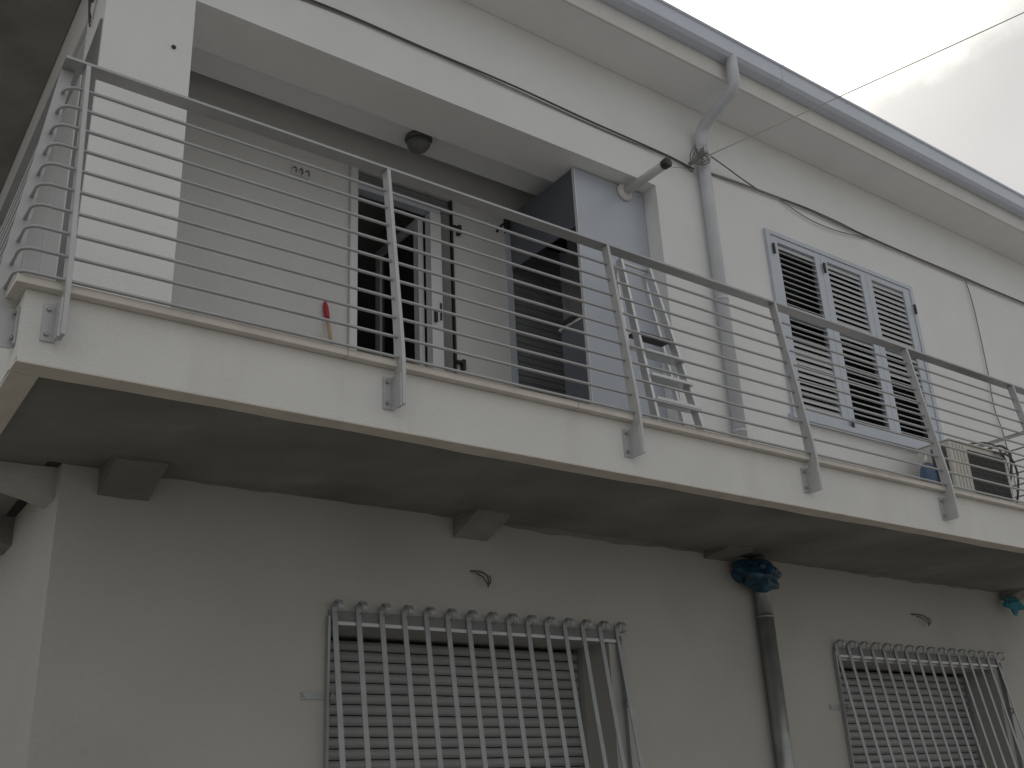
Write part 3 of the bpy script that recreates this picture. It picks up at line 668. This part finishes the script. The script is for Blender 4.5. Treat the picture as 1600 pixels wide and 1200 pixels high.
for dx in (0.0, 0.05, 0.1):
    q = B(); q.tube(bez([(2.005 + dx, RY - 0.013, 2.745), (2.012 + dx, RY - 0.045, 2.735), (2.02 + dx, RY - 0.035, 2.70)], 6), 0.005, 5); q.build('wire', 'cable', sk)
def stub(x, z, label, s):
    q = B(); y = YW - 0.002
    q.tube(bez([(x - 0.09 * s, y, z + 0.05), (x - 0.03 * s, y - 0.03, z + 0.045), (x + 0.03 * s, y - 0.04, z + 0.02), (x + 0.04 * s, y - 0.035, z - 0.04)], 8), 0.0055, 6)
    q.tube(bez([(x - 0.03 * s, y, z + 0.04), (x - 0.02 * s, y - 0.05, z + 0.01), (x + 0.01 * s, y - 0.06, z - 0.03), (x + 0.05 * s, y - 0.05, z - 0.01), (x + 0.06 * s, y - 0.03, z + 0.03)], 8), 0.0038, 6)
    tag(q.build('wire_stub', 'cable'), label, 'wire')
stub(2.81, -0.335, 'short dark wire ends poking from the wall above the nearer grille', 0.75)
stub(7.15, -0.31, 'curled dark wire ends poking from the wall above the farther grille', 1.3)

# cables along the front wall
def cable(name, pts, r, label, cat, material='cable', n=10):
    return tag(B().tube(bez(pts, n), r, 6).build(name, material), label, cat)
cy = YW - 0.022
pl = [(x, cy + 0.006 * math.sin(x * 5), z) for x, z in ((0.20, 2.95), (0.9, 3.14), (1.62, 3.315), (2.5, 3.315), (3.25, 3.318), (4.0, 3.305), (4.75, 3.283), (5.0, 3.27), (5.10, 3.265))]
pl[0] = (0.39, YW + 0.25, 2.90); pl[1] = (0.55, cy, 3.20)
fcab = thing('wall_cable', (1.0, cy, 3.3), 'twin dark cable sagging along the wall above the loggia, left of the downpipe', 'cable', 'cables strung along the front wall')
B().tube(bez(pl, 10), 0.0075, 6).build('strand', 'cable', fcab)
B().tube(bez([(x, y + 0.008, z - 0.014 - 0.010 * math.sin(i * 1.7)) for i, (x, y, z) in enumerate(pl)], 10), 0.006, 6).build('strand', 'cablegrey', fcab)
fc2 = thing('wall_cable', (7.0, cy, 3.3), 'twisted dark cable running along the wall over the shutter window, right of the downpipe', 'cable', 'cables strung along the front wall')
pr = [(5.20, 1.165, 3.30), (5.6, cy, 3.315), (5.95, cy, 3.335), (6.5, cy, 3.357), (7.0, cy, 3.345), (7.45, cy, 3.34), (8.2, cy, 3.335), (9.05, cy, 3.335), (9.8, cy, 3.35), (11, cy, 3.36), (12.5, cy, 3.36)]
B().tube(bez(pr, 10), 0.011, 6).build('strand', 'cablegrey', fc2)
B().tube(bez([(5.20, 1.035, 3.36), (5.45, 1.09, 3.37), (5.75, 1.13, 3.345), (6.0, cy, 3.335)] + [(x, y - 0.01, z + 0.010 * math.sin(i * 2.1)) for i, (x, y, z) in enumerate(pr[3:])], 10), 0.006, 6).build('strand', 'cable', fc2)
B().tube(bez([(6.2, cy, 3.335), (6.45, cy, 3.27), (6.75, cy, 3.245), (7.1, cy, 3.27), (7.5, cy, 3.335)], 10), 0.005, 6).build('strand', 'cablegrey', fc2)
q = B(); rnd = random.Random(5)
for k in range(5):
    cx, cz, rr = 5.06 + rnd.uniform(-0.05, 0.06), 3.29 + rnd.uniform(-0.02, 0.06), rnd.uniform(0.035, 0.075)
    q.tube([Vector((cx + rr * math.cos(2 * PI * i / 18) * 0.8, 1.07 - 0.02 * k + 0.03 * math.sin(4 * PI * i / 18), cz + rr * math.sin(2 * PI * i / 18))) for i in range(19)], 0.005, 5)
q.tube([(5.00, 1.10, 3.25), (5.12, 1.03, 3.36)], 0.018, 7)
tag(q.build('cable_coil', 'cablegrey'), 'tangle of looped wire tied to the downpipe', 'cable')
A0 = Vector((5.16, 1.035, 3.35)); far = CAM + (Vector((9.4424, 0.0, 6.1747)) - CAM) * 0.735
far = A0 + (far - A0) * 1.6
tag(B().tube([A0.lerp(far, k / 20) - Vector((0, 0, 0.015 * math.sin(PI * k / 20))) for k in range(21)], 0.0042, 6).build('aerial_wire', 'cablelight'), 'thin wire leaving the downpipe and crossing the sky past the gutter', 'wire')
cable('drop_wire', [(9.11, cy, 3.33), (9.15, cy, 3.0), (9.13, cy, 2.3), (9.09, cy, 1.9), (9.15, cy, 1.6), (9.15, cy, 1.0)], 0.006, 'thin wire dropping down the wall at the far right of the balcony', 'wire', 'cablegrey')
cable('thin_wire', [(5.10, cy, 3.27), (4.9, 1.12, 3.19), (4.62, 1.10, 3.10)], 0.0025, 'hair thin wire between the flue pipe and the wire tangle', 'wire', 'cablegrey')
q = B()
for k in range(3): q.tube(bez([(0.40 - 0.008 * k, YW + 0.03, 3.05), (0.385 - 0.01 * k, YW + 0.15 + 0.03 * k, 2.93), (0.38, YW + 0.26, 2.86 - 0.02 * k), (0.40, YW + 0.29, 2.80 - 0.03 * k)], 8), 0.006, 5)
tag(q.build('cable_bundle', 'cable'), 'dark cables bent round the top of the corner pillar', 'cable')
